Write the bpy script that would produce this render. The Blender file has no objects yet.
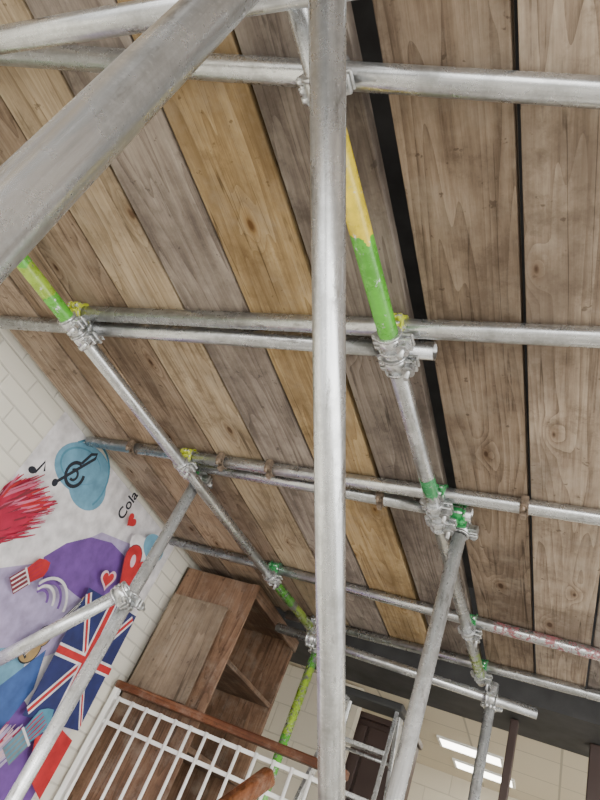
import bpy, bmesh, math, random
from mathutils import Vector, Matrix
random.seed(4)
H=1.6   # eye height; all p() heights below are measured from eye level
def p(x,y,z): return Vector((x,y,z+H))

# ---------------------------------------------------------------- materials
def new_mat(name):
    m=bpy.data.materials.new(name); m.use_nodes=True
    nt=m.node_tree; return m,nt,nt.nodes['Principled BSDF']
def N(nt,t,**kw):
    n=nt.nodes.new(t)
    for k,v in kw.items(): setattr(n,k,v)
    return n
def mixc(nt,fac,a,b,mode='MIX'):
    n=N(nt,'ShaderNodeMix',data_type='RGBA',blend_type=mode)
    for i,v in ((0,fac),(6,a),(7,b)):
        if hasattr(v,'is_linked'): nt.links.new(v,n.inputs[i])
        else: n.inputs[i].default_value=v if i==0 else (tuple(v)+(1,) if len(v)==3 else v)
    return n.outputs[2]
def ramp(nt,src,stops):
    r=N(nt,'ShaderNodeValToRGB'); nt.links.new(src,r.inputs[0])
    e=r.color_ramp.elements
    while len(e)<len(stops): e.new(.5)
    for el,(po,c) in zip(e,stops):
        el.position=po; el.color=tuple(c)+(1,) if not isinstance(c,(int,float)) else (c,c,c,1)
    return r.outputs[0]
def math_n(nt,op,a,b=None,c=None):
    n=N(nt,'ShaderNodeMath',operation=op)
    for i,v in enumerate((a,b,c)):
        if v is None: continue
        if hasattr(v,'is_linked'): nt.links.new(v,n.inputs[i])
        else: n.inputs[i].default_value=v
    return n.outputs[0]
def coords(nt,scale=(1,1,1),rand=False):
    tc=N(nt,'ShaderNodeTexCoord'); mp=N(nt,'ShaderNodeMapping')
    mp.inputs['Scale'].default_value=scale
    src=tc.outputs['Object']
    if rand:
        oi=N(nt,'ShaderNodeObjectInfo'); cx=N(nt,'ShaderNodeCombineXYZ')
        for i,k in enumerate((3.7,29.0,11.0)):
            nt.links.new(math_n(nt,'MULTIPLY',oi.outputs['Random'],k),cx.inputs[i])
        va2=N(nt,'ShaderNodeVectorMath',operation='ADD')
        nt.links.new(src,va2.inputs[0]); nt.links.new(cx.outputs[0],va2.inputs[1]); src=va2.outputs[0]
    nt.links.new(src,mp.inputs[0]); return mp.outputs[0]
def noise(nt,vec,scale,detail=4,rough=.55,dist=0):
    n=N(nt,'ShaderNodeTexNoise'); nt.links.new(vec,n.inputs['Vector'])
    n.inputs['Scale'].default_value=scale; n.inputs['Detail'].default_value=detail
    n.inputs['Roughness'].default_value=rough; n.inputs['Distortion'].default_value=dist
    return n.outputs['Fac']
def bump(nt,b,h,strength=.3,dist=.002):
    n=N(nt,'ShaderNodeBump'); n.inputs['Strength'].default_value=strength; n.inputs['Distance'].default_value=dist
    nt.links.new(h,n.inputs['Height']); nt.links.new(n.outputs[0],b.inputs['Normal'])
def plain(name,col,rough=.6,metal=0,var=.12,scale=6):
    m,nt,b=new_mat(name)
    v=noise(nt,coords(nt),scale)
    c=ramp(nt,v,[(.3,[x*(1-var) for x in col]),(.7,[min(1,x*(1+var)) for x in col])])
    nt.links.new(c,b.inputs['Base Color']); b.inputs['Roughness'].default_value=rough; b.inputs['Metallic'].default_value=metal
    return m
def galv(name,bands=(),tone=1.0,shiny=.9,tint=(.98,1,1.01)):
    m,nt,b=new_mat(name)
    v=coords(nt,(1,1,1),True); vs=coords(nt,(1,1,.06),True)
    n1=noise(nt,vs,80,5,.65); n2=noise(nt,v,12,6,.7); n3=noise(nt,v,170,3)
    base=ramp(nt,n1,[(.3,[.40*tone*t for t in tint]),(.5,[.57*tone*t for t in tint]),(.72,[.71*tone*t for t in tint])])
    c=mixc(nt,math_n(nt,'MULTIPLY',ramp(nt,n2,[(.48,0),(.65,1)]),.6),base,[.25*tone,.25*tone,.24*tone])
    c=mixc(nt,math_n(nt,'MULTIPLY',ramp(nt,n3,[(.60,0),(.68,1)]),.3),c,[.78*tone,.78*tone,.78*tone])
    n4=noise(nt,coords(nt,(1,1,.3),True),32,5,.7)
    c=mixc(nt,math_n(nt,'MULTIPLY',ramp(nt,n4,[(.59,0),(.67,1)]),.6),c,[.13,.12,.11])
    tc=N(nt,'ShaderNodeTexCoord'); sx=N(nt,'ShaderNodeSeparateXYZ'); nt.links.new(tc.outputs['Object'],sx.inputs[0])
    zz=math_n(nt,'ADD',sx.outputs[2],math_n(nt,'MULTIPLY',math_n(nt,'SUBTRACT',noise(nt,v,30,4),.5),.09))
    allm=None
    for bd in bands:
        a,e,col=bd[:3]; th=bd[3] if len(bd)>3 else .38
        f=math_n(nt,'MULTIPLY',math_n(nt,'GREATER_THAN',zz,a),math_n(nt,'LESS_THAN',zz,e))
        chip=ramp(nt,noise(nt,v,44,6,.75),[(th-.02,0),(th+.02,1)])
        f=math_n(nt,'MULTIPLY',math_n(nt,'MULTIPLY',f,chip),.97)
        colv=mixc(nt,ramp(nt,n2,[(.35,0),(.65,1)]),[x*.6 for x in col],[min(1,x*1.1+.01) for x in col])
        c=mixc(nt,f,c,colv)
        allm=f if allm is None else math_n(nt,'MAXIMUM',allm,f)
    nt.links.new(c,b.inputs['Base Color'])
    if allm is not None:
        nt.links.new(math_n(nt,'MULTIPLY',math_n(nt,'SUBTRACT',1.0,allm),shiny),b.inputs['Metallic'])
    else: b.inputs['Metallic'].default_value=shiny
    r=math_n(nt,'ADD',math_n(nt,'MULTIPLY',n2,.32),.12); nt.links.new(r,b.inputs['Roughness'])
    bump(nt,b,math_n(nt,'ADD',n2,math_n(nt,'MULTIPLY',n3,.08)),.15,.0012)
    return m
def wood(name,dark,mid,light,rough=.92,ax=1,knots=True,gs=1.0,spec=.12,sat=1.08):
    m,nt,b=new_mat(name)
    def sc(a,l):
        s=[a*gs]*3; s[ax]=l*gs; return tuple(s)
    low=noise(nt,coords(nt,sc(5.5,.40),True),1.0,2,.5)
    field=math_n(nt,'MULTIPLY',low,20.0)
    if knots:
        warp=noise(nt,coords(nt,(1,1,1),True),11,3)
        k=coords(nt,(4.4,1.9,1),True)
        vo=N(nt,'ShaderNodeTexVoronoi',voronoi_dimensions='2D'); nt.links.new(k,vo.inputs['Vector']); vo.inputs['Scale'].default_value=1
        sp=N(nt,'ShaderNodeSeparateColor'); nt.links.new(vo.outputs['Color'],sp.inputs[0])
        d=math_n(nt,'ADD',vo.outputs['Distance'],math_n(nt,'MULTIPLY',math_n(nt,'SUBTRACT',warp,.5),.06))
        d=math_n(nt,'ADD',d,math_n(nt,'MULTIPLY',sp.outputs[1],.035))
        on=math_n(nt,'GREATER_THAN',sp.outputs[0],.38)
        fall=N(nt,'ShaderNodeMapRange',interpolation_type='SMOOTHSTEP'); nt.links.new(d,fall.inputs[0])
        fall.inputs[1].default_value=0; fall.inputs[2].default_value=.24; fall.inputs[3].default_value=1; fall.inputs[4].default_value=0
        field=math_n(nt,'ADD',field,math_n(nt,'MULTIPLY',math_n(nt,'MULTIPLY',fall.outputs[0],on),2.6))
    rings=math_n(nt,'POWER',math_n(nt,'FRACT',field),1.8)
    fine=noise(nt,coords(nt,sc(110,4.5),True),1.0,6,.75)
    med=noise(nt,coords(nt,sc(26,1.4),True),1.0,6,.7)
    patch=noise(nt,coords(nt,sc(3.8,2.2),True),1.0,6,.65)
    dust=noise(nt,coords(nt,(7,7,7),True),1.0,7,.75)
    g=math_n(nt,'ADD',math_n(nt,'MULTIPLY',math_n(nt,'SUBTRACT',1.0,rings),.15),math_n(nt,'ADD',math_n(nt,'MULTIPLY',fine,.50),math_n(nt,'MULTIPLY',med,.38)))
    c=ramp(nt,g,[(.34,[x*.8 for x in dark]),(.50,mid),(.68,[min(1,x*1.08) for x in light])])
    c=mixc(nt,ramp(nt,patch,[(.38,.7),(.56,0)]),c,[mid[0]*.44,mid[1]*.43,mid[2]*.44])
    c=mixc(nt,ramp(nt,dust,[(.50,0),(.74,.4)]),c,[.41,.36,.30])
    c=mixc(nt,ramp(nt,dust,[(.32,.6),(.46,0)]),c,[x*.7 for x in dark])
    crack=noise(nt,coords(nt,sc(20,.40),True),1.0,2,.5)
    ck=math_n(nt,'ABSOLUTE',math_n(nt,'SUBTRACT',crack,.5))
    ck=math_n(nt,'MULTIPLY',ramp(nt,ck,[(.002,.8),(.008,0)]),ramp(nt,patch,[(.42,1),(.52,0)]))
    c=mixc(nt,ck,c,[x*.35 for x in dark])
    spots=noise(nt,coords(nt,(1,1,1),True),30,3,.6)
    c=mixc(nt,ramp(nt,spots,[(.67,0),(.71,.6)]),c,[x*.5 for x in dark])
    if knots:
        halo=math_n(nt,'MULTIPLY',ramp(nt,d,[(.035,.6),(.12,0)]),on)
        core=math_n(nt,'MULTIPLY',ramp(nt,d,[(.034,.88),(.056,0)]),on)
        c=mixc(nt,halo,c,[mid[0]*.55,mid[1]*.46,mid[2]*.38]); c=mixc(nt,core,c,[dark[0]*.42,dark[1]*.34,dark[2]*.30])
    oi=N(nt,'ShaderNodeObjectInfo'); hs=N(nt,'ShaderNodeHueSaturation'); nt.links.new(c,hs.inputs['Color'])
    nt.links.new(math_n(nt,'ADD',math_n(nt,'MULTIPLY',oi.outputs['Random'],.36),.80),hs.inputs['Value'])
    r2=math_n(nt,'FRACT',math_n(nt,'MULTIPLY',oi.outputs['Random'],7.3))
    nt.links.new(math_n(nt,'ADD',math_n(nt,'MULTIPLY',r2,.35),sat-.15),hs.inputs['Saturation'])
    nt.links.new(hs.outputs[0],b.inputs['Base Color']); b.inputs['Roughness'].default_value=rough
    b.inputs['Specular IOR Level'].default_value=spec
    bump(nt,b,g,.8,.0025)
    return m
def brick(name,col,bw=.225,bh=.075,mort=.012,rough=.55,axis='x',mk=.78):
    m,nt,b=new_mat(name)
    tc=N(nt,'ShaderNodeTexCoord'); sx=N(nt,'ShaderNodeSeparateXYZ'); nt.links.new(tc.outputs['Object'],sx.inputs[0])
    cx=N(nt,'ShaderNodeCombineXYZ'); nt.links.new(sx.outputs[1 if axis=='x' else 0],cx.inputs[0]); nt.links.new(sx.outputs[2],cx.inputs[1])
    br=N(nt,'ShaderNodeTexBrick'); nt.links.new(cx.outputs[0],br.inputs['Vector'])
    br.inputs['Scale'].default_value=1; br.inputs['Brick Width'].default_value=bw; br.inputs['Row Height'].default_value=bh
    br.inputs['Mortar Size'].default_value=mort*.5; br.inputs['Mortar Smooth'].default_value=.6
    br.inputs['Color1'].default_value=(*col,1); br.inputs['Color2'].default_value=(*[c*.95 for c in col],1)
    br.inputs['Mortar'].default_value=(*[c*mk for c in col],1)
    n=noise(nt,coords(nt),7)
    c=mixc(nt,math_n(nt,'MULTIPLY',n,.2),br.outputs['Color'],[c*.8 for c in col])
    nt.links.new(c,b.inputs['Base Color']); b.inputs['Roughness'].default_value=rough
    bump(nt,b,math_n(nt,'SUBTRACT',1.0,br.outputs['Fac']),.5,.005)
    return m

# ---------------------------------------------------------------- mesh helpers
def obj_from_bm(name,bm,mats,smooth=False,matrix=None):
    me=bpy.data.meshes.new(name); bm.to_mesh(me); bm.free()
    for mt in (mats if isinstance(mats,(list,tuple)) else [mats]): me.materials.append(mt)
    if smooth:
        for f in me.polygons: f.use_smooth=True
    o=bpy.data.objects.new(name,me); bpy.context.collection.objects.link(o)
    if matrix: o.matrix_world=matrix
    return o
def add_box(bm,lo,hi,mi=0,bev=0,M=None):
    r=bmesh.ops.create_cube(bm,size=1); vs=r['verts']
    lo=Vector(lo);hi=Vector(hi)
    for v in vs: v.co=Vector([(lo[i]+hi[i])/2+v.co[i]*(hi[i]-lo[i]) for i in range(3)])
    fs=set(f for v in vs for f in v.link_faces)
    for f in fs: f.material_index=mi
    if bev:
        es=list(set(e for v in vs for e in v.link_edges))
        rr=bmesh.ops.bevel(bm,geom=es,offset=bev,segments=2,affect='EDGES',profile=.5)
        vs=list(set(v for f in rr['faces'] for v in f.verts)|set(v for v in vs if v.is_valid))
        for f in rr['faces']: f.material_index=mi
    if M is not None:
        for v in vs: v.co=M@v.co
def add_tube(bm,a,b,r,mi=0,seg=24,ri=None,sm=True,cap=True):
    a=Vector(a);b=Vector(b);d=b-a;q=d.to_track_quat('Z','Y')
    def ring(c,rr): return [bm.verts.new(c+q@Vector((rr*math.cos(2*math.pi*i/seg),rr*math.sin(2*math.pi*i/seg),0))) for i in range(seg)]
    A=ring(a,r);B=ring(b,r)
    def br(P,Q,flip=False,s=True):
        for i in range(seg):
            j=(i+1)%seg; vv=[P[i],P[j],Q[j],Q[i]]
            f=bm.faces.new(vv[::-1] if flip else vv); f.material_index=mi; f.smooth=s and sm
    br(A,B)
    if ri:
        A2=ring(a,ri);B2=ring(b,ri); br(A2,B2,True); br(A,A2,True,False); br(B,B2,False,False)
    elif cap:
        f=bm.faces.new(A[::-1]); f.material_index=mi; f=bm.faces.new(B); f.material_index=mi
def box(name,lo,hi,mat,bev=0):
    lo=Vector(lo);hi=Vector(hi);c=(lo+hi)/2
    bm=bmesh.new(); add_box(bm,lo-c,hi-c,0,bev)
    return obj_from_bm(name,bm,mat,matrix=Matrix.Translation(c))

R=.0242
TUBES={}
def tube(a,b,bands=(),tone=1.0,key=None,shiny=.86,name='scaffold_tube'):
    a=Vector(a);b=Vector(b);L=(b-a).length
    bm=bmesh.new(); add_tube(bm,(0,0,0),(0,0,L),R,0,40,R-.004)
    M=Matrix.Translation(a)@(b-a).to_track_quat('Z','Y').to_matrix().to_4x4()
    o=obj_from_bm(name,bm,galv('galvanised_tube',bands,tone,shiny),matrix=M)
    if key: TUBES[key]=(a,b)
    return o
def closest(k1,k2):
    a,b=TUBES[k1];c,d=TUBES[k2];u=(b-a).normalized();v=(d-c).normalized();w=a-c
    B=u.dot(v);D=u.dot(w);E=v.dot(w);den=1-B*B
    s=(B*E-D)/den;t=(E-B*D)/den
    return a+u*s,u,c+v*t,v
def coupler(k1,k2,paint=None,side=1):
    P1,u,P2,v=closest(k1,k2)
    bm=bmesh.new(); c=(P1+P2)/2
    n=(P2-P1); n=n.normalized() if n.length>1e-4 else u.cross(v).normalized()
    for (P,ax,oth,flip) in ((P1,u,n,1),(P2,v,n,-1)):
        P=P-c; w=.023
        sd=ax.cross(oth).normalized()*side*flip
        add_tube(bm,P-ax*w,P+ax*w,R+.0055,0,28,R+.0006)
        for k in (-1,1): add_tube(bm,P+ax*(w*k-.0035),P+ax*(w*k+.0035),R+.0085,0,28,R+.0006)
        # hinge side: knuckle with two ears
        hp=P-sd*(R+.010); add_tube(bm,hp-ax*.024,hp+ax*.024,.0075,0,14)
        for k in (-1,0,1): add_tube(bm,hp+ax*(.016*k-.005),hp+ax*(.016*k+.005),.011,0,14)
        # T-bolt side
        bp=P+sd*(R+.016)
        q=Matrix((sd,oth,ax)).transposed().to_4x4()
        add_box(bm,(-.019,-.014,-.018),(.018,-.004,.018),0,.003,Matrix.Translation(bp)@q)
        add_box(bm,(-.019,.004,-.018),(.018,.013,.018),0,.003,Matrix.Translation(bp)@q)
        add_tube(bm,bp+oth*.018,bp-oth*.058,.0064,1,14)
        add_tube(bm,bp-oth*.015,bp-oth*.031,.0145,1,6,sm=False)
        add_tube(bm,bp-oth*.031,bp-oth*.034,.0170,1,18)
        add_box(bm,(-.014,.013,-.007),(.014,.019,.007),1,.002,Matrix.Translation(bp)@q)
    q=Matrix((u,n.cross(u),n)).transposed().to_4x4()
    add_box(bm,(-.024,-.024,-.007),(.024,.024,.007),2,.003,q)
    m2=PAINT[paint] if paint else CLAMP
    o=obj_from_bm('scaffold_coupler',bm,[CLAMP,BOLT,m2],matrix=Matrix.Translation(c))
    if paint:
        for f in o.data.polygons:
            if f.center.dot(n)>.0 and f.material_index==0 and random.random()<.75: f.material_index=2
    return o
CLAMP=galv('zinc_coupler',(),1.2,.75); BOLT=galv('bolt_steel',(),1.0,.8)
GREEN=(.085,.40,.015); YEL=(.74,.56,.012); LIME=(.30,.46,.02)
PAINT={'y':plain('yellow_paint',(.50,.55,.04),.5),'g':plain('green_paint',(.03,.29,.08),.5)}

# ---------------------------------------------------------------- scaffold tubes
ZT=1.086; ZL=1.0355
tube(p(-2.0,1.000,ZT),p(-.388,1.034,ZT),key='t2b')
tube(p(-1.56,.945,ZT),p(1.1,.985,ZT),key='t2')
tube(p(-2.05,1.704,ZT),p(1.1,1.650,ZT),key='t3')
tube(p(-1.50,1.753,ZT),p(-.357,1.772,ZT),key='t3b')
tube(p(-2.04,2.565,ZT),p(1.1,2.70,ZT),bands=[(1.70,2.6,(.30,.10,.11),.52)],tone=.9,key='t4')
tube(p(-1.53,3.20,ZT),p(1.1,3.06,ZT),tone=.9,key='t5')
tube(p(-1.49,3.055,.955),p(-.149,3.190,.955),tone=.95,key='t5b')
tube(p(-1.60,.125,ZT),p(1.1,.690,ZT),key='t1')
tube(p(-1.60,.128,.98),p(-.30,.205,.98),key='t0')
tube(p(-1.622,.25,ZL),p(-1.345,3.13,ZL),bands=[(0.0,.46,GREEN),(.46,.58,LIME),(.58,.69,GREEN),(2.42,2.62,GREEN,.45),(2.66,3.2,LIME,.45)],key='LL')
tube(p(-.507,-.15,ZL),p(-.418,3.22,ZL),bands=[(.56,.81,YEL,.36),(.81,1.09,GREEN,.36),(1.66,1.74,(.03,.30,.09)),(3.0,3.25,LIME,.47)],key='LR')
tube((-1.515,1.855,0),p(-1.515,1.855,1.055),key='SL',tone=1.2,shiny=.55)
tube((-.403,1.875,0),p(-.403,1.875,1.055),key='SR',tone=1.2,shiny=.55)
tube((-1.298,3.235,1.0),p(-1.298,3.235,1.02),bands=[(0,1.1,GREEN,.46),(1.1,1.45,LIME,.46),(1.45,1.7,GREEN,.46)],key='SM')
tube((-.362,3.25,1.0),p(-.362,3.25,1.055),key='SB',tone=1.1,shiny=.55)
tube(p(-1.515,1.803,.523),p(-2.04,1.833,.020),key='BL',tone=1.15,shiny=.6)
tube((-.411,.282,0),p(-.349,.072,1.07),key='NS',tone=1.12)      # standard close to the viewer
tube(p(-.3545,.143,.845),p(-.3785,1.825,-.276),key='DB',tone=1.15)  # long diagonal brace

coupler('LL','t2','y'); coupler('LL','t2b'); coupler('LL','t3','y'); coupler('LL','t4','g')
coupler('LR','t1'); coupler('LR','t2','y'); coupler('LR','t2b'); coupler('LR','t3','g'); coupler('LR','t3b')
coupler('LR','t4','g'); coupler('LR','t5','g'); coupler('SL','t3b','g'); coupler('SR','t3b','g'); coupler('SL','BL')
coupler('SM','t5b'); coupler('SB','t5b'); coupler('SR','DB'); coupler('LL','t5')

RUST=plain('weathered_clip_steel',(.26,.20,.15),.55,.6,.4,40)
def clip(x,key):
    a,b=TUBES[key]; t=(x-a.x)/(b.x-a.x); c=a+(b-a)*t
    bm=bmesh.new(); add_tube(bm,(-.010,0,0),(.010,0,0),R+.0004,0,24,R+.0001)
    add_box(bm,(-.012,-R-.020,-.014),(.012,-R-.001,.012),0,.003)
    add_tube(bm,(0,-R-.013,-.040),(0,-R-.013,.016),.005,0,10)
    add_tube(bm,(0,-R-.013,-.028),(0,-R-.013,-.015),.011,0,6,sm=False)
    add_box(bm,(-.008,-.012,-R-.018),(.008,.012,-R-.002),0,.003)
    for k in range(7):
        t0=math.pi*(.95+k*.13); t1=math.pi*(.95+(k+1)*.13); rr=R+.0025
        add_tube(bm,(-.010,math.cos(t0)*rr,math.sin(t0)*rr),(-.010,math.cos(t1)*rr,math.sin(t1)*rr),.003,0,8)
        add_tube(bm,(.010,math.cos(t0)*rr,math.sin(t0)*rr),(.010,math.cos(t1)*rr,math.sin(t1)*rr),.003,0,8)
    obj_from_bm('board_retaining_clip',bm,RUST,matrix=Matrix.Translation(c))
for x,k in ((-1.776,'t3'),(-1.312,'t3'),(-1.092,'t3'),(-.67,'t3b'),(-.188,'t3')): clip(x,k)

# ---------------------------------------------------------------- deck boards
W_TAN=('board_tan',(.25,.18,.112),(.44,.335,.215),(.58,.465,.32))
W_GRY=('board_grey',(.12,.099,.085),(.225,.188,.160),(.34,.295,.255))
W_BRN=('board_brown',(.125,.092,.070),(.245,.19,.145),(.36,.29,.228))
W_WRM=('board_warm',(.155,.112,.08),(.295,.225,.165),(.41,.33,.25))
WM={w[0]:wood(*w) for w in (W_TAN,W_GRY,W_BRN,W_WRM)}
IRON=plain('hoop_iron',(.12,.10,.09),.6,.6)
def board(x0,x1,mat,y0=-1.2,y1=3.25,skew=0,dz=0,dx=0):
    w=(x1-x0); bm=bmesh.new()
    add_box(bm,(-w/2+.002,-(y1-y0)/2,0),(w/2-.002,(y1-y0)/2,.038),0,.003)
    for s in (-1,1):
        yy=s*(y1-y0)/2; add_box(bm,(-w/2,min(yy,yy-s*.03),-.0002),(w/2,max(yy,yy-s*.03),.0388),1)
    return obj_from_bm('scaffold_board',bm,[WM[mat],IRON],matrix=Matrix.Translation(p((x0+x1)/2+dx,(y0+y1)/2,1.1106+dz))@Matrix.Rotation(skew,4,'Z'))
xs=[(-.676,-.448,'board_grey',-.007),(-.912,-.684,'board_tan',-.0015),(-1.139,-.916,'board_grey',0),(-1.364,-1.143,'board_tan',0),
    (-1.588,-1.367,'board_brown',.001),(-1.812,-1.591,'board_warm',0),(-2.035,-1.815,'board_brown',0),
    (-.407,-.183,'board_brown',0),(-.176,.040,'board_warm',0),(.045,.268,'board_grey',0),(.272,.495,'board_warm',0),
    (.500,.722,'board_brown',0),(.726,.95,'board_tan',0)]
for i,(a,b_,m,s) in enumerate(xs):
    board(a,b_,m,skew=s,y1=3.25+random.uniform(-.03,.03),y0=-1.2+random.uniform(-.05,.05),dz=random.uniform(0,.004))

# ---------------------------------------------------------------- room shell
CREAM=brick('painted_brick_cream',(.78,.75,.66))
CREAM_B=brick('painted_block_cream',(.66,.60,.48),.42,.2,.01,axis='y')
DARK=plain('dark_soffit',(.035,.034,.034),.8,0,.5,5)
box('wall_left',(-2.28,-1.6,0),(-2.08,6.5,3.6),CREAM)
box('wall_back',(-2.08,6.3,0),(3.2,6.5,3.6),CREAM_B)
box('wall_partition',(-2.08,4.45,1.0),(-1.35,4.55,2.75),CREAM_B)
box('ceiling_upper',(-2.08,-1.2,3.36),(3.2,4.4,3.5),DARK)
box('trim_bulkhead',(-2.08,3.75,2.76),(3.2,4.4,3.36),DARK)
def ceil_mat():
    m,nt,b=new_mat('ceiling_tile')
    br=N(nt,'ShaderNodeTexBrick'); br.offset=0
    nt.links.new(coords(nt),br.inputs['Vector']); br.inputs['Scale'].default_value=1
    br.inputs['Brick Width'].default_value=.6; br.inputs['Row Height'].default_value=.6; br.inputs['Mortar Size'].default_value=.008
    br.inputs['Color1'].default_value=(.66,.59,.46,1); br.inputs['Color2'].default_value=(.63,.56,.43,1); br.inputs['Mortar'].default_value=(.4,.36,.28,1)
    nt.links.new(br.outputs['Color'],b.inputs['Base Color']); b.inputs['Roughness'].default_value=.8; return m
ceil=box('ceiling',(-2.08,4.4,2.76),(3.2,6.3,2.86),ceil_mat())
CONC=plain('concrete_floor',(.46,.44,.40),.8,0,.15,3)
box('floor',(-2.28,-4.5,-.1),(4.5,2.72,0),CONC)
box('floor_landing',(-2.28,2.72,-.1),(3.2,6.5,1.0),CONC)
WHITE=plain('white_paint',(.86,.86,.83),.4,0,.05)
LM,nt_,b_=new_mat('fluorescent_diffuser'); b_.inputs['Base Color'].default_value=(1,1,1,1)
b_.inputs['Emission Color'].default_value=(1,.95,.82,1); b_.inputs['Emission Strength'].default_value=10
def lightpanel(x,y):
    bm=bmesh.new(); add_box(bm,(-.22,-.11,-.010),(.22,.11,-.002),0)
    for lo,hi in (((-.24,-.13,-.014),(.24,-.11,0)),((-.24,.11,-.014),(.24,.13,0)),((-.24,-.11,-.014),(-.22,.11,0)),((.22,-.11,-.014),(.24,.11,0))): add_box(bm,lo,hi,1)
    o=obj_from_bm('fluorescent_light_panel',bm,[LM,WHITE],matrix=Matrix.Translation(p(x,y,1.1595)))
    o.parent=ceil; o.matrix_parent_inverse=Matrix.Translation(Vector((.56,5.35,2.81))).inverted()
for x,y in ((-.66,5.2),(-.60,5.75),(.6,5.2),(1.7,5.2)): lightpanel(x,y)  # right-hand panels are out of view, added to brighten the far room

# ---------------------------------------------------------------- mural
PAL={}
def pal(n,c):
    PAL[n]=len(PAL); m=plain('mural_'+n,c,.6,0,.22,16)
    return m
pm=[pal('white',(.70,.68,.70)),pal('skyblue',(.14,.32,.45)),pal('teal',(.07,.23,.33)),pal('black',(.012,.015,.025)),
    pal('magenta',(.40,.012,.05)),pal('pink',(.55,.13,.22)),pal('purple',(.15,.065,.29)),pal('lilac',(.40,.34,.54)),
    pal('red',(.47,.02,.025)),pal('darkred',(.18,.02,.035)),pal('navy',(.018,.026,.12)),pal('gold',(.36,.24,.10)),
    pal('grey',(.16,.19,.21)),pal('palepink',(.64,.43,.50)),pal('blue',(.05,.11,.32))]
mb=bmesh.new(); XW=-2.079; S=2.08/1.95; layer=[0]
def mpoly(pts,col):
    layer[0]+=1; x=.004+layer[0]*.00007
    vs=[mb.verts.new((x,y*S,z*S+H)) for (y,z) in pts]
    f=mb.faces.new(vs); f.material_index=PAL[col]; f.normal_update()
    if f.normal.x<0: f.normal_flip()
def ell(cy,cz,ry,rz,col,n=32,rot=0):
    c,s=math.cos(rot),math.sin(rot)
    mpoly([(cy+ry*math.cos(t)*c-rz*math.sin(t)*s,cz+ry*math.cos(t)*s+rz*math.sin(t)*c) for t in [2*math.pi*i/n for i in range(n)]],col)
def blob(cy,cz,ry,rz,col,rot=0,wob=.12,k=3,ph=0):
    c,s=math.cos(rot),math.sin(rot); P=[]
    for i in range(48):
        t=2*math.pi*i/48; r=1+wob*math.sin(k*t+ph)+wob*.5*math.sin((k+2)*t+2*ph)
        y=ry*r*math.cos(t); z=rz*r*math.sin(t); P.append((min(2.488,max(1.426,cy+y*c-z*s)),min(1.03,cz+y*s+z*c)))
    mpoly(P,col)
def stroke(pts,w,col,taper=False):
    L=[];Rr=[]
    for i,q in enumerate(pts):
        a=pts[max(0,i-1)];b=pts[min(len(pts)-1,i+1)];d=Vector((b[0]-a[0],b[1]-a[1])).normalized();k=w
        if taper: k=w*(.10+.90*math.sin(math.pi*(i+.4)/(len(pts)-.2)))
        L.append((q[0]-d.y*k,q[1]+d.x*k));Rr.append((q[0]+d.y*k,q[1]-d.x*k))
    for i in range(len(pts)-1):
        layer[0]-=1 if i else 0
        mpoly([L[i],Rr[i],Rr[i+1],L[i+1]],col)
def heart(cy,cz,s,col,rot=0):
    pts=[]
    for i in range(36):
        t=2*math.pi*i/36; y=16*math.sin(t)**3/16*s; z=(13*math.cos(t)-5*math.cos(2*t)-2*math.cos(3*t)-math.cos(4*t))/16*s
        pts.append((cy+y*math.cos(rot)-z*math.sin(rot),cz+y*math.sin(rot)+z*math.cos(rot)))
    mpoly(pts,col)
def arc(cy,cz,r,a0,a1,n=14): return [(cy+r*math.cos(a0+(a1-a0)*i/n),cz+r*math.sin(a0+(a1-a0)*i/n)) for i in range(n+1)]
def sweep(cy,cz,length,width,ang,n,cols,w=.005,bend=.5):
    ca,sa=math.cos(ang),math.sin(ang)
    for i in range(n):
        o=random.gauss(0,.36)*width; l=length*random.uniform(.55,1.05)*(1-.35*abs(o)/width); s0=random.uniform(0,.15)*length
        pts=[]
        for t in (0,.2,.4,.6,.8,1):
            u=s0+t*l; v=o*(1+.45*t)+bend*(t*t)*.06+random.uniform(-.002,.002)
            pts.append((max(1.426,cy+u*ca-v*sa),cz+u*sa+v*ca))
        if (Vector(pts[0])-Vector(pts[1])).length<1e-4: continue
        stroke(pts,w*random.uniform(.6,1.5),random.choice(cols),True)
def paintbrush(cy,cz,s,rot,ferr,stripe,bris):
    c,sn=math.cos(rot),math.sin(rot)
    T=lambda y,z:(cy+(y*c-z*sn)*s,cz+(y*sn+z*c)*s)
    mpoly([T(-.45,.0),T(.45,.0),T(.62,1.1),T(.40,1.5),T(.05,1.75),T(-.3,1.5),T(-.62,1.1)],bris)
    mpoly([T(-.55,-1.0),T(.55,-1.0),T(.55,.15),T(-.55,.15)],ferr)
    for k in (-.42,-.14,.14,.42): mpoly([T(k-.05,-.95),T(k+.05,-.95),T(k+.05,.05),T(k-.05,.05)],stripe)
    mpoly([T(-.58,.05),T(.58,.05),T(.58,.17),T(-.58,.17)],'white')
    for k in range(9): a=-.45+k*.11; stroke([T(a,.2),T(a*1.15,.7),T(a*1.1,1.2)],.045*s,'magenta' if k%2 else bris,True)
mpoly([(1.425,-.9),(2.49,-.9),(2.49,1.032),(1.425,1.032)],'white')
mpoly([(1.43,.20),(1.62,.42),(1.76,.52),(1.98,.80),(2.18,.86),(2.36,.70),(2.40,.60),(2.25,.40),(2.0,.20),(1.8,.0),(1.43,-.2)],'lilac')
mpoly([(1.78,.56),(1.84,.66),(1.94,.75),(2.07,.80),(2.2,.80),(2.28,.72),(2.27,.60),(2.18,.54),(2.05,.53),(1.96,.53),(1.86,.48)],'purple')
mpoly([(1.43,-.9),(1.43,-.1),(1.9,.05),(2.1,.12),(2.48,.0),(2.48,-.9)],'purple')
blob(1.92,.16,.10,.08,'skyblue',.2,.12); mpoly([(1.95,.08),(2.08,.30),(2.14,.16),(2.10,-.04)],'blue')
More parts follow.
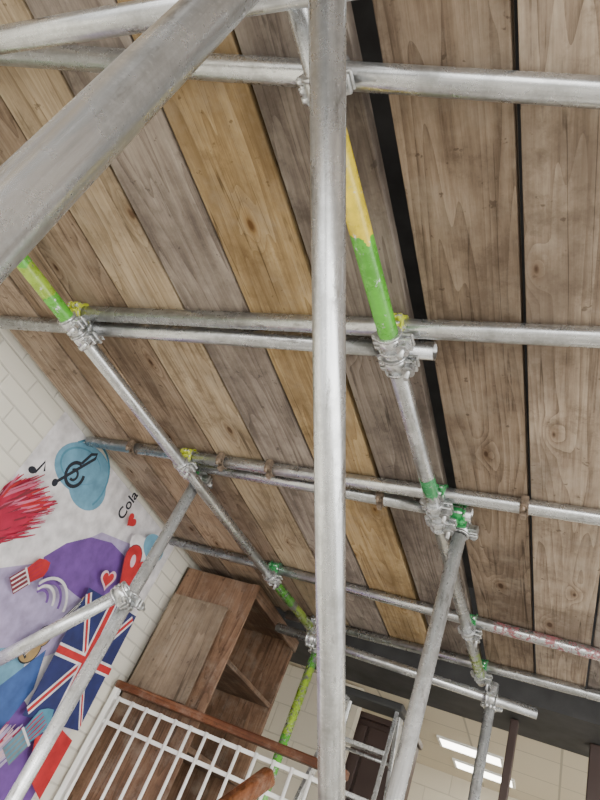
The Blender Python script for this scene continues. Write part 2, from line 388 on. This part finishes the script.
ell(1.68,.93,.165,.105,'skyblue',rot=.3); ell(1.76,.89,.12,.09,'skyblue'); ell(1.66,.93,.12,.075,'teal',rot=.3); ell(1.665,.93,.115,.07,'skyblue',rot=.3)
stroke(arc(1.70,.91,.15,-.4,2.6),.005,'teal')
stroke([(1.60,.80),(1.62,.84),(1.66,.92),(1.70,1.0),(1.695,1.02),(1.67,1.0),(1.655,.94)],.007,'black')
stroke(arc(1.66,.885,.05,1.6,6.8,18),.008,'black'); stroke(arc(1.655,.88,.022,4.5,9.0,12),.006,'black'); ell(1.60,.80,.016,.016,'black')
ell(1.475,.77,.02,.014,'black',rot=.3); stroke([(1.493,.77),(1.50,.83),(1.525,.80)],.005,'black')
sweep(1.40,.51,.32,.11,.62,150,['palepink','pink','magenta','magenta'],.005)
blob(1.52,.58,.11,.05,'magenta',.62,.06,5,1)
sweep(1.38,.50,.30,.09,.62,230,['magenta','magenta','red','darkred','pink'],.006)
sweep(1.40,.46,.24,.06,.60,90,['magenta','darkred','magenta'],.006)
paintbrush(1.735,.455,.066,-.55,'darkred','white','red')
heart(2.07,.925,.035,'red',-.3)
ell(2.22,.87,.09,.05,'white'); ell(2.31,.92,.09,.06,'skyblue')
heart(2.265,.77,.122,'darkred',-.25); heart(2.26,.775,.110,'red',-.25); ell(2.225,.80,.018,.03,'palepink',rot=.5)
heart(2.14,.66,.050,'palepink',.4); heart(2.14,.66,.036,'red',.4)
for k in range(4): stroke(arc(1.86+.015*k,.42,.04+.022*k,.2,2.7),.006,'white' if k%2 else 'purple')
# guitar
g0=Vector((1.965,.265)); g1=Vector((2.075,.52)); gd=(g1-g0).normalized(); ga=math.atan2(gd.y,gd.x)
for rr,cc in ((1.12,'black'),(1.0,'gold')):
    ell(g0.x,g0.y,.052*rr,.048*rr,cc,rot=ga); ell(g0.x+gd.x*.070,g0.y+gd.y*.070,.040*rr,.036*rr,cc,rot=ga)
ell(g0.x+gd.x*.052,g0.y+gd.y*.052,.017,.017,'black')
stroke([tuple(g0+gd*.075),tuple(g1)],.009,'black'); stroke([tuple(g1),tuple(g1+gd*.035)],.014,'gold')
stroke([tuple(g0-gd*.03-Vector((-gd.y,gd.x))*.018),tuple(g0-gd*.03+Vector((-gd.y,gd.x))*.018)],.005,'black')
for o in (-.004,.004):
    n_=Vector((-gd.y,gd.x))*o; stroke([tuple(g0-gd*.03+n_),tuple(g1+n_)],.0012,'white')
fy,fz,fw,fh,fr=2.29,.345,.195,.26,.12
def F(y,z): return (min(2.488,fy+y*math.cos(fr)-z*math.sin(fr)),fz+y*math.sin(fr)+z*math.cos(fr))
mpoly([F(-fw,-fh),F(fw,-fh),F(fw,fh),F(-fw,fh)],'navy')
def bar(a,b,w,col):
    d=Vector((b[0]-a[0],b[1]-a[1])).normalized()*w
    mpoly([F(a[0]-d.y,a[1]+d.x),F(a[0]+d.y,a[1]-d.x),F(b[0]+d.y,b[1]-d.x),F(b[0]-d.y,b[1]+d.x)],col)
for w,c in ((.018,'white'),(.008,'red')):
    bar((-fw+.015,-fh+.02),(fw-.015,fh-.02),w,c); bar((-fw+.015,fh-.02),(fw-.015,-fh+.02),w,c)
for w,c in ((.026,'white'),(.015,'red')):
    bar((-fw,0),(fw,0),w,c); bar((0,-fh),(0,fh),w,c)
mpoly([(2.26,.02),(2.36,.09),(2.485,.07),(2.485,-.16),(2.34,-.10)],'red')
sweep(2.04,-.20,.24,.08,.9,70,['lilac','palepink','magenta'],.006)
paintbrush(2.20,.0,.085,-.45,'grey','teal','teal')
mural=obj_from_bm('wall_mural',mb,pm,matrix=Matrix.Translation((XW,0,0)))
fc=bpy.data.curves.new('txt','FONT'); fc.body='Cola'; fc.size=.080; fc.extrude=.0005; fc.offset=.0012
fo=bpy.data.objects.new('mural_lettering',fc); bpy.context.collection.objects.link(fo)
fo.data.materials.append(pm[PAL['black']])
fo.matrix_world=Matrix.Translation((XW+.004+layer[0]*.00007+.002,2.005*S,.885*S+H))@Matrix(((0,0,1),(0,-1,0),(1,0,0))).to_4x4()
fo.parent=mural; fo.matrix_parent_inverse=Matrix.Translation((XW,0,0)).inverted()

# ---------------------------------------------------------------- timber bookcase
BR=wood('brown_timber',(.075,.038,.02),(.165,.088,.047),(.235,.135,.078),.6,2,False,.8,.3)
BRD=wood('dark_rail_timber',(.07,.028,.018),(.13,.055,.032),(.19,.09,.052),.5,0,False,.8,.3)
BRH=wood('brown_timber_shelf_shaded',(.06,.032,.018),(.13,.072,.04),(.20,.115,.068),.6,1,False,.8,.3)  # darker copy of the brown timber; shadow inside the shelves put into the colour
GB=wood('greyish_ply',(.19,.145,.11),(.28,.22,.165),(.35,.28,.215),.75,2,False,.7)
bk=bmesh.new(); bx0,bx1,by0,by1=-2.07,-1.585,2.85,3.60; z0,z1=1.0,H+1.075
for y in (by0,by1-.025): add_box(bk,(bx0,y,z0),(bx1,y+.025,z1),0,.002)
add_box(bk,(bx0,by0,z0),(bx0+.012,by1,z1),2)
for z in [z1-.025,z1-.42,z1-.84,z1-1.26,z0+.05]:
    add_box(bk,(bx0+.012,by0+.02,z),(bx1-.004,by1-.02,z+.025),1,.002)
add_box(bk,(bx1-.004,by0+.0,z1-.07),(bx1+.014,by1,z1),1,.002); add_box(bk,(bx1-.03,by0-.012,z0),(bx1+.014,by0,z1),0,.002)
obj_from_bm('timber_bookcase',bk,[BR,BRH,CREAM_B])
gb=bmesh.new(); add_box(gb,(-.175,-.009,-.25),(.175,.009,.25),0,.002)
for z in (-.18,.18): add_box(gb,(-.15,.009,z-.012),(.15,.018,z+.012),0,.001)
obj_from_bm('plywood_panel',gb,GB,matrix=Matrix.Translation(p(-1.850,2.81,.648))@Matrix.Rotation(-.02,4,'Y'))

# ---------------------------------------------------------------- white balustrade with timber rail
gr=bmesh.new(); gy=2.775
add_box(gr,(-2.05,gy-.03,H+.355),(-.80,gy+.03,H+.392),1,.008)
for z in (.315,.205,-.50): add_box(gr,(-2.05,gy-.004,H+z-.009),(-.82,gy+.004,H+z+.009),0,.002)
x=-2.0
while x<-.82:
    add_tube(gr,(x,gy-.010,1.02),(x,gy-.010,H+.325),.0078,0,12); x+=.088
for x in (-2.04,-.82): add_box(gr,(x-.015,gy-.015,1.0),(x+.015,gy+.015,H+.36),0,.003)
obj_from_bm('balustrade_with_timber_rail',gr,[WHITE,BRD])
hr=bmesh.new()
a=p(-.93,2.31,.225);b=p(-.99,2.16,.06)
q=(b-a).to_track_quat('Z','X').to_matrix().to_4x4()
add_box(hr,(-.03,-.025,0),(.03,.025,.8),0,.012,Matrix.Translation(a)@q)
for t in (.1,.35,.6):
    c=a+(b-a).normalized()*t; add_tube(hr,(c.x,c.y,0),(c.x,c.y,c.z),.014,0,14)
obj_from_bm('stair_handrail',hr,[wood('handrail_wood',(.08,.03,.015),(.15,.06,.03),(.22,.10,.055),.4,2,False,1)])

# ---------------------------------------------------------------- dark posts, stepladder, tall cupboard
DB_=plain('dark_brown_paint',(.045,.025,.02),.5)
for x,w in ((-.33,.045),(.10,.10)):
    pb=bmesh.new(); add_box(pb,(-w/2,-.04,0),(w/2,.04,1.755),0,.005); add_box(pb,(-w/2-.015,-.055,0),(w/2+.015,.055,.10),0,.004)
    obj_from_bm('timber_post',pb,DB_,matrix=Matrix.Translation((x+w/2,4.12,1.0)))
cb=bmesh.new()
add_box(cb,(-.30,0,0),(.30,.35,1.60),0,.006)
for s in (-1,1):
    add_box(cb,(s*.15-.14,-.018,.06),(s*.15+.14,0,1.56),0,.005); add_tube(cb,(s*.03,-.035,.80),(s*.03,-.035,.95),.007,1,10)
    for z in (.81,.94): add_tube(cb,(s*.03,-.035,z),(s*.03,-.015,z),.005,1,8)
add_box(cb,(-.32,-.025,1.60),(.32,.36,1.64),0,.006)
obj_from_bm('tall_cupboard',cb,[DB_,BOLT],matrix=Matrix.Translation((-1.28,4.62,1.0)))
AL=galv('aluminium',(),1.1,.7); BLK=plain('black_rubber',(.03,.03,.03),.6)
sl=bmesh.new(); lx,ly=-1.08,3.85; top=2.52
for s in (-1,1):
    for f in (-1,1):
        A_=Vector((lx+s*.24,ly+f*.42,1.0)); B_=Vector((lx+s*.16,ly+f*.05,top))
        q=(B_-A_).to_track_quat('Z','Y').to_matrix().to_4x4()
        add_box(sl,(-.012,-.028,0),(.012,.028,(B_-A_).length),0,.003,Matrix.Translation(A_)@q)
        add_box(sl,(A_.x-.018,A_.y-.035,1.0),(A_.x+.018,A_.y+.035,1.04),1,.004)
for k in range(1,6):
    t=k/6; hw=.24-.08*t; yy=ly-.42+.37*t; add_box(sl,(lx-hw,yy-.04,1+1.52*t-.012),(lx+hw,yy+.04,1+1.52*t+.012),0,.003)
    if k%2: add_tube(sl,(lx-hw,ly+.42-.37*t,1+1.52*t),(lx+hw,ly+.42-.37*t,1+1.52*t),.01,0,12)
add_box(sl,(lx-.2,ly-.11,top-.01),(lx+.2,ly+.11,top+.035),1,.01)
obj_from_bm('stepladder',sl,[AL,BLK])

# ---------------------------------------------------------------- light : overcast daylight, brighter from the open front/right side
w=bpy.data.worlds.new('World'); bpy.context.scene.world=w; w.use_nodes=True
nt=w.node_tree; bg=nt.nodes['Background']
tc=N(nt,'ShaderNodeTexCoord'); sx=N(nt,'ShaderNodeSeparateXYZ'); nt.links.new(tc.outputs['Generated'],sx.inputs[0])
f=math_n(nt,'ADD',math_n(nt,'MULTIPLY',sx.outputs[0],.60),math_n(nt,'MULTIPLY',sx.outputs[1],-.60))
f=math_n(nt,'ADD',f,math_n(nt,'MULTIPLY',sx.outputs[2],.30))
f=math_n(nt,'MULTIPLY',math_n(nt,'ADD',f,1.0),.5)
st=ramp(nt,f,[(.20,.06),(.55,.20),(.78,.50),(.90,1.0)])
nt.links.new(mixc(nt,1.0,st,(1.0,.99,.96),'MULTIPLY'),bg.inputs[0]); bg.inputs[1].default_value=6.8
s=bpy.data.lights.new('sun','SUN'); s.energy=1.8; s.angle=.3; s.color=(1,.96,.91)
so=bpy.data.objects.new('sun',s); bpy.context.collection.objects.link(so)
so.rotation_euler=Vector((-.55,.75,-.35)).to_track_quat('-Z','Y').to_euler()

# ---------------------------------------------------------------- camera
cd=bpy.data.cameras.new('camera'); co=bpy.data.objects.new('camera',cd); bpy.context.collection.objects.link(co)
cd.sensor_fit='VERTICAL'; cd.sensor_height=32; cd.lens=24; cd.clip_start=.01
co.matrix_world=Matrix(((.8885,-.0877,.4505,0),(.2774,-.6794,-.6794,0),(.3656,.7285,-.5793,H),(0,0,0,1)))
bpy.context.scene.camera=co
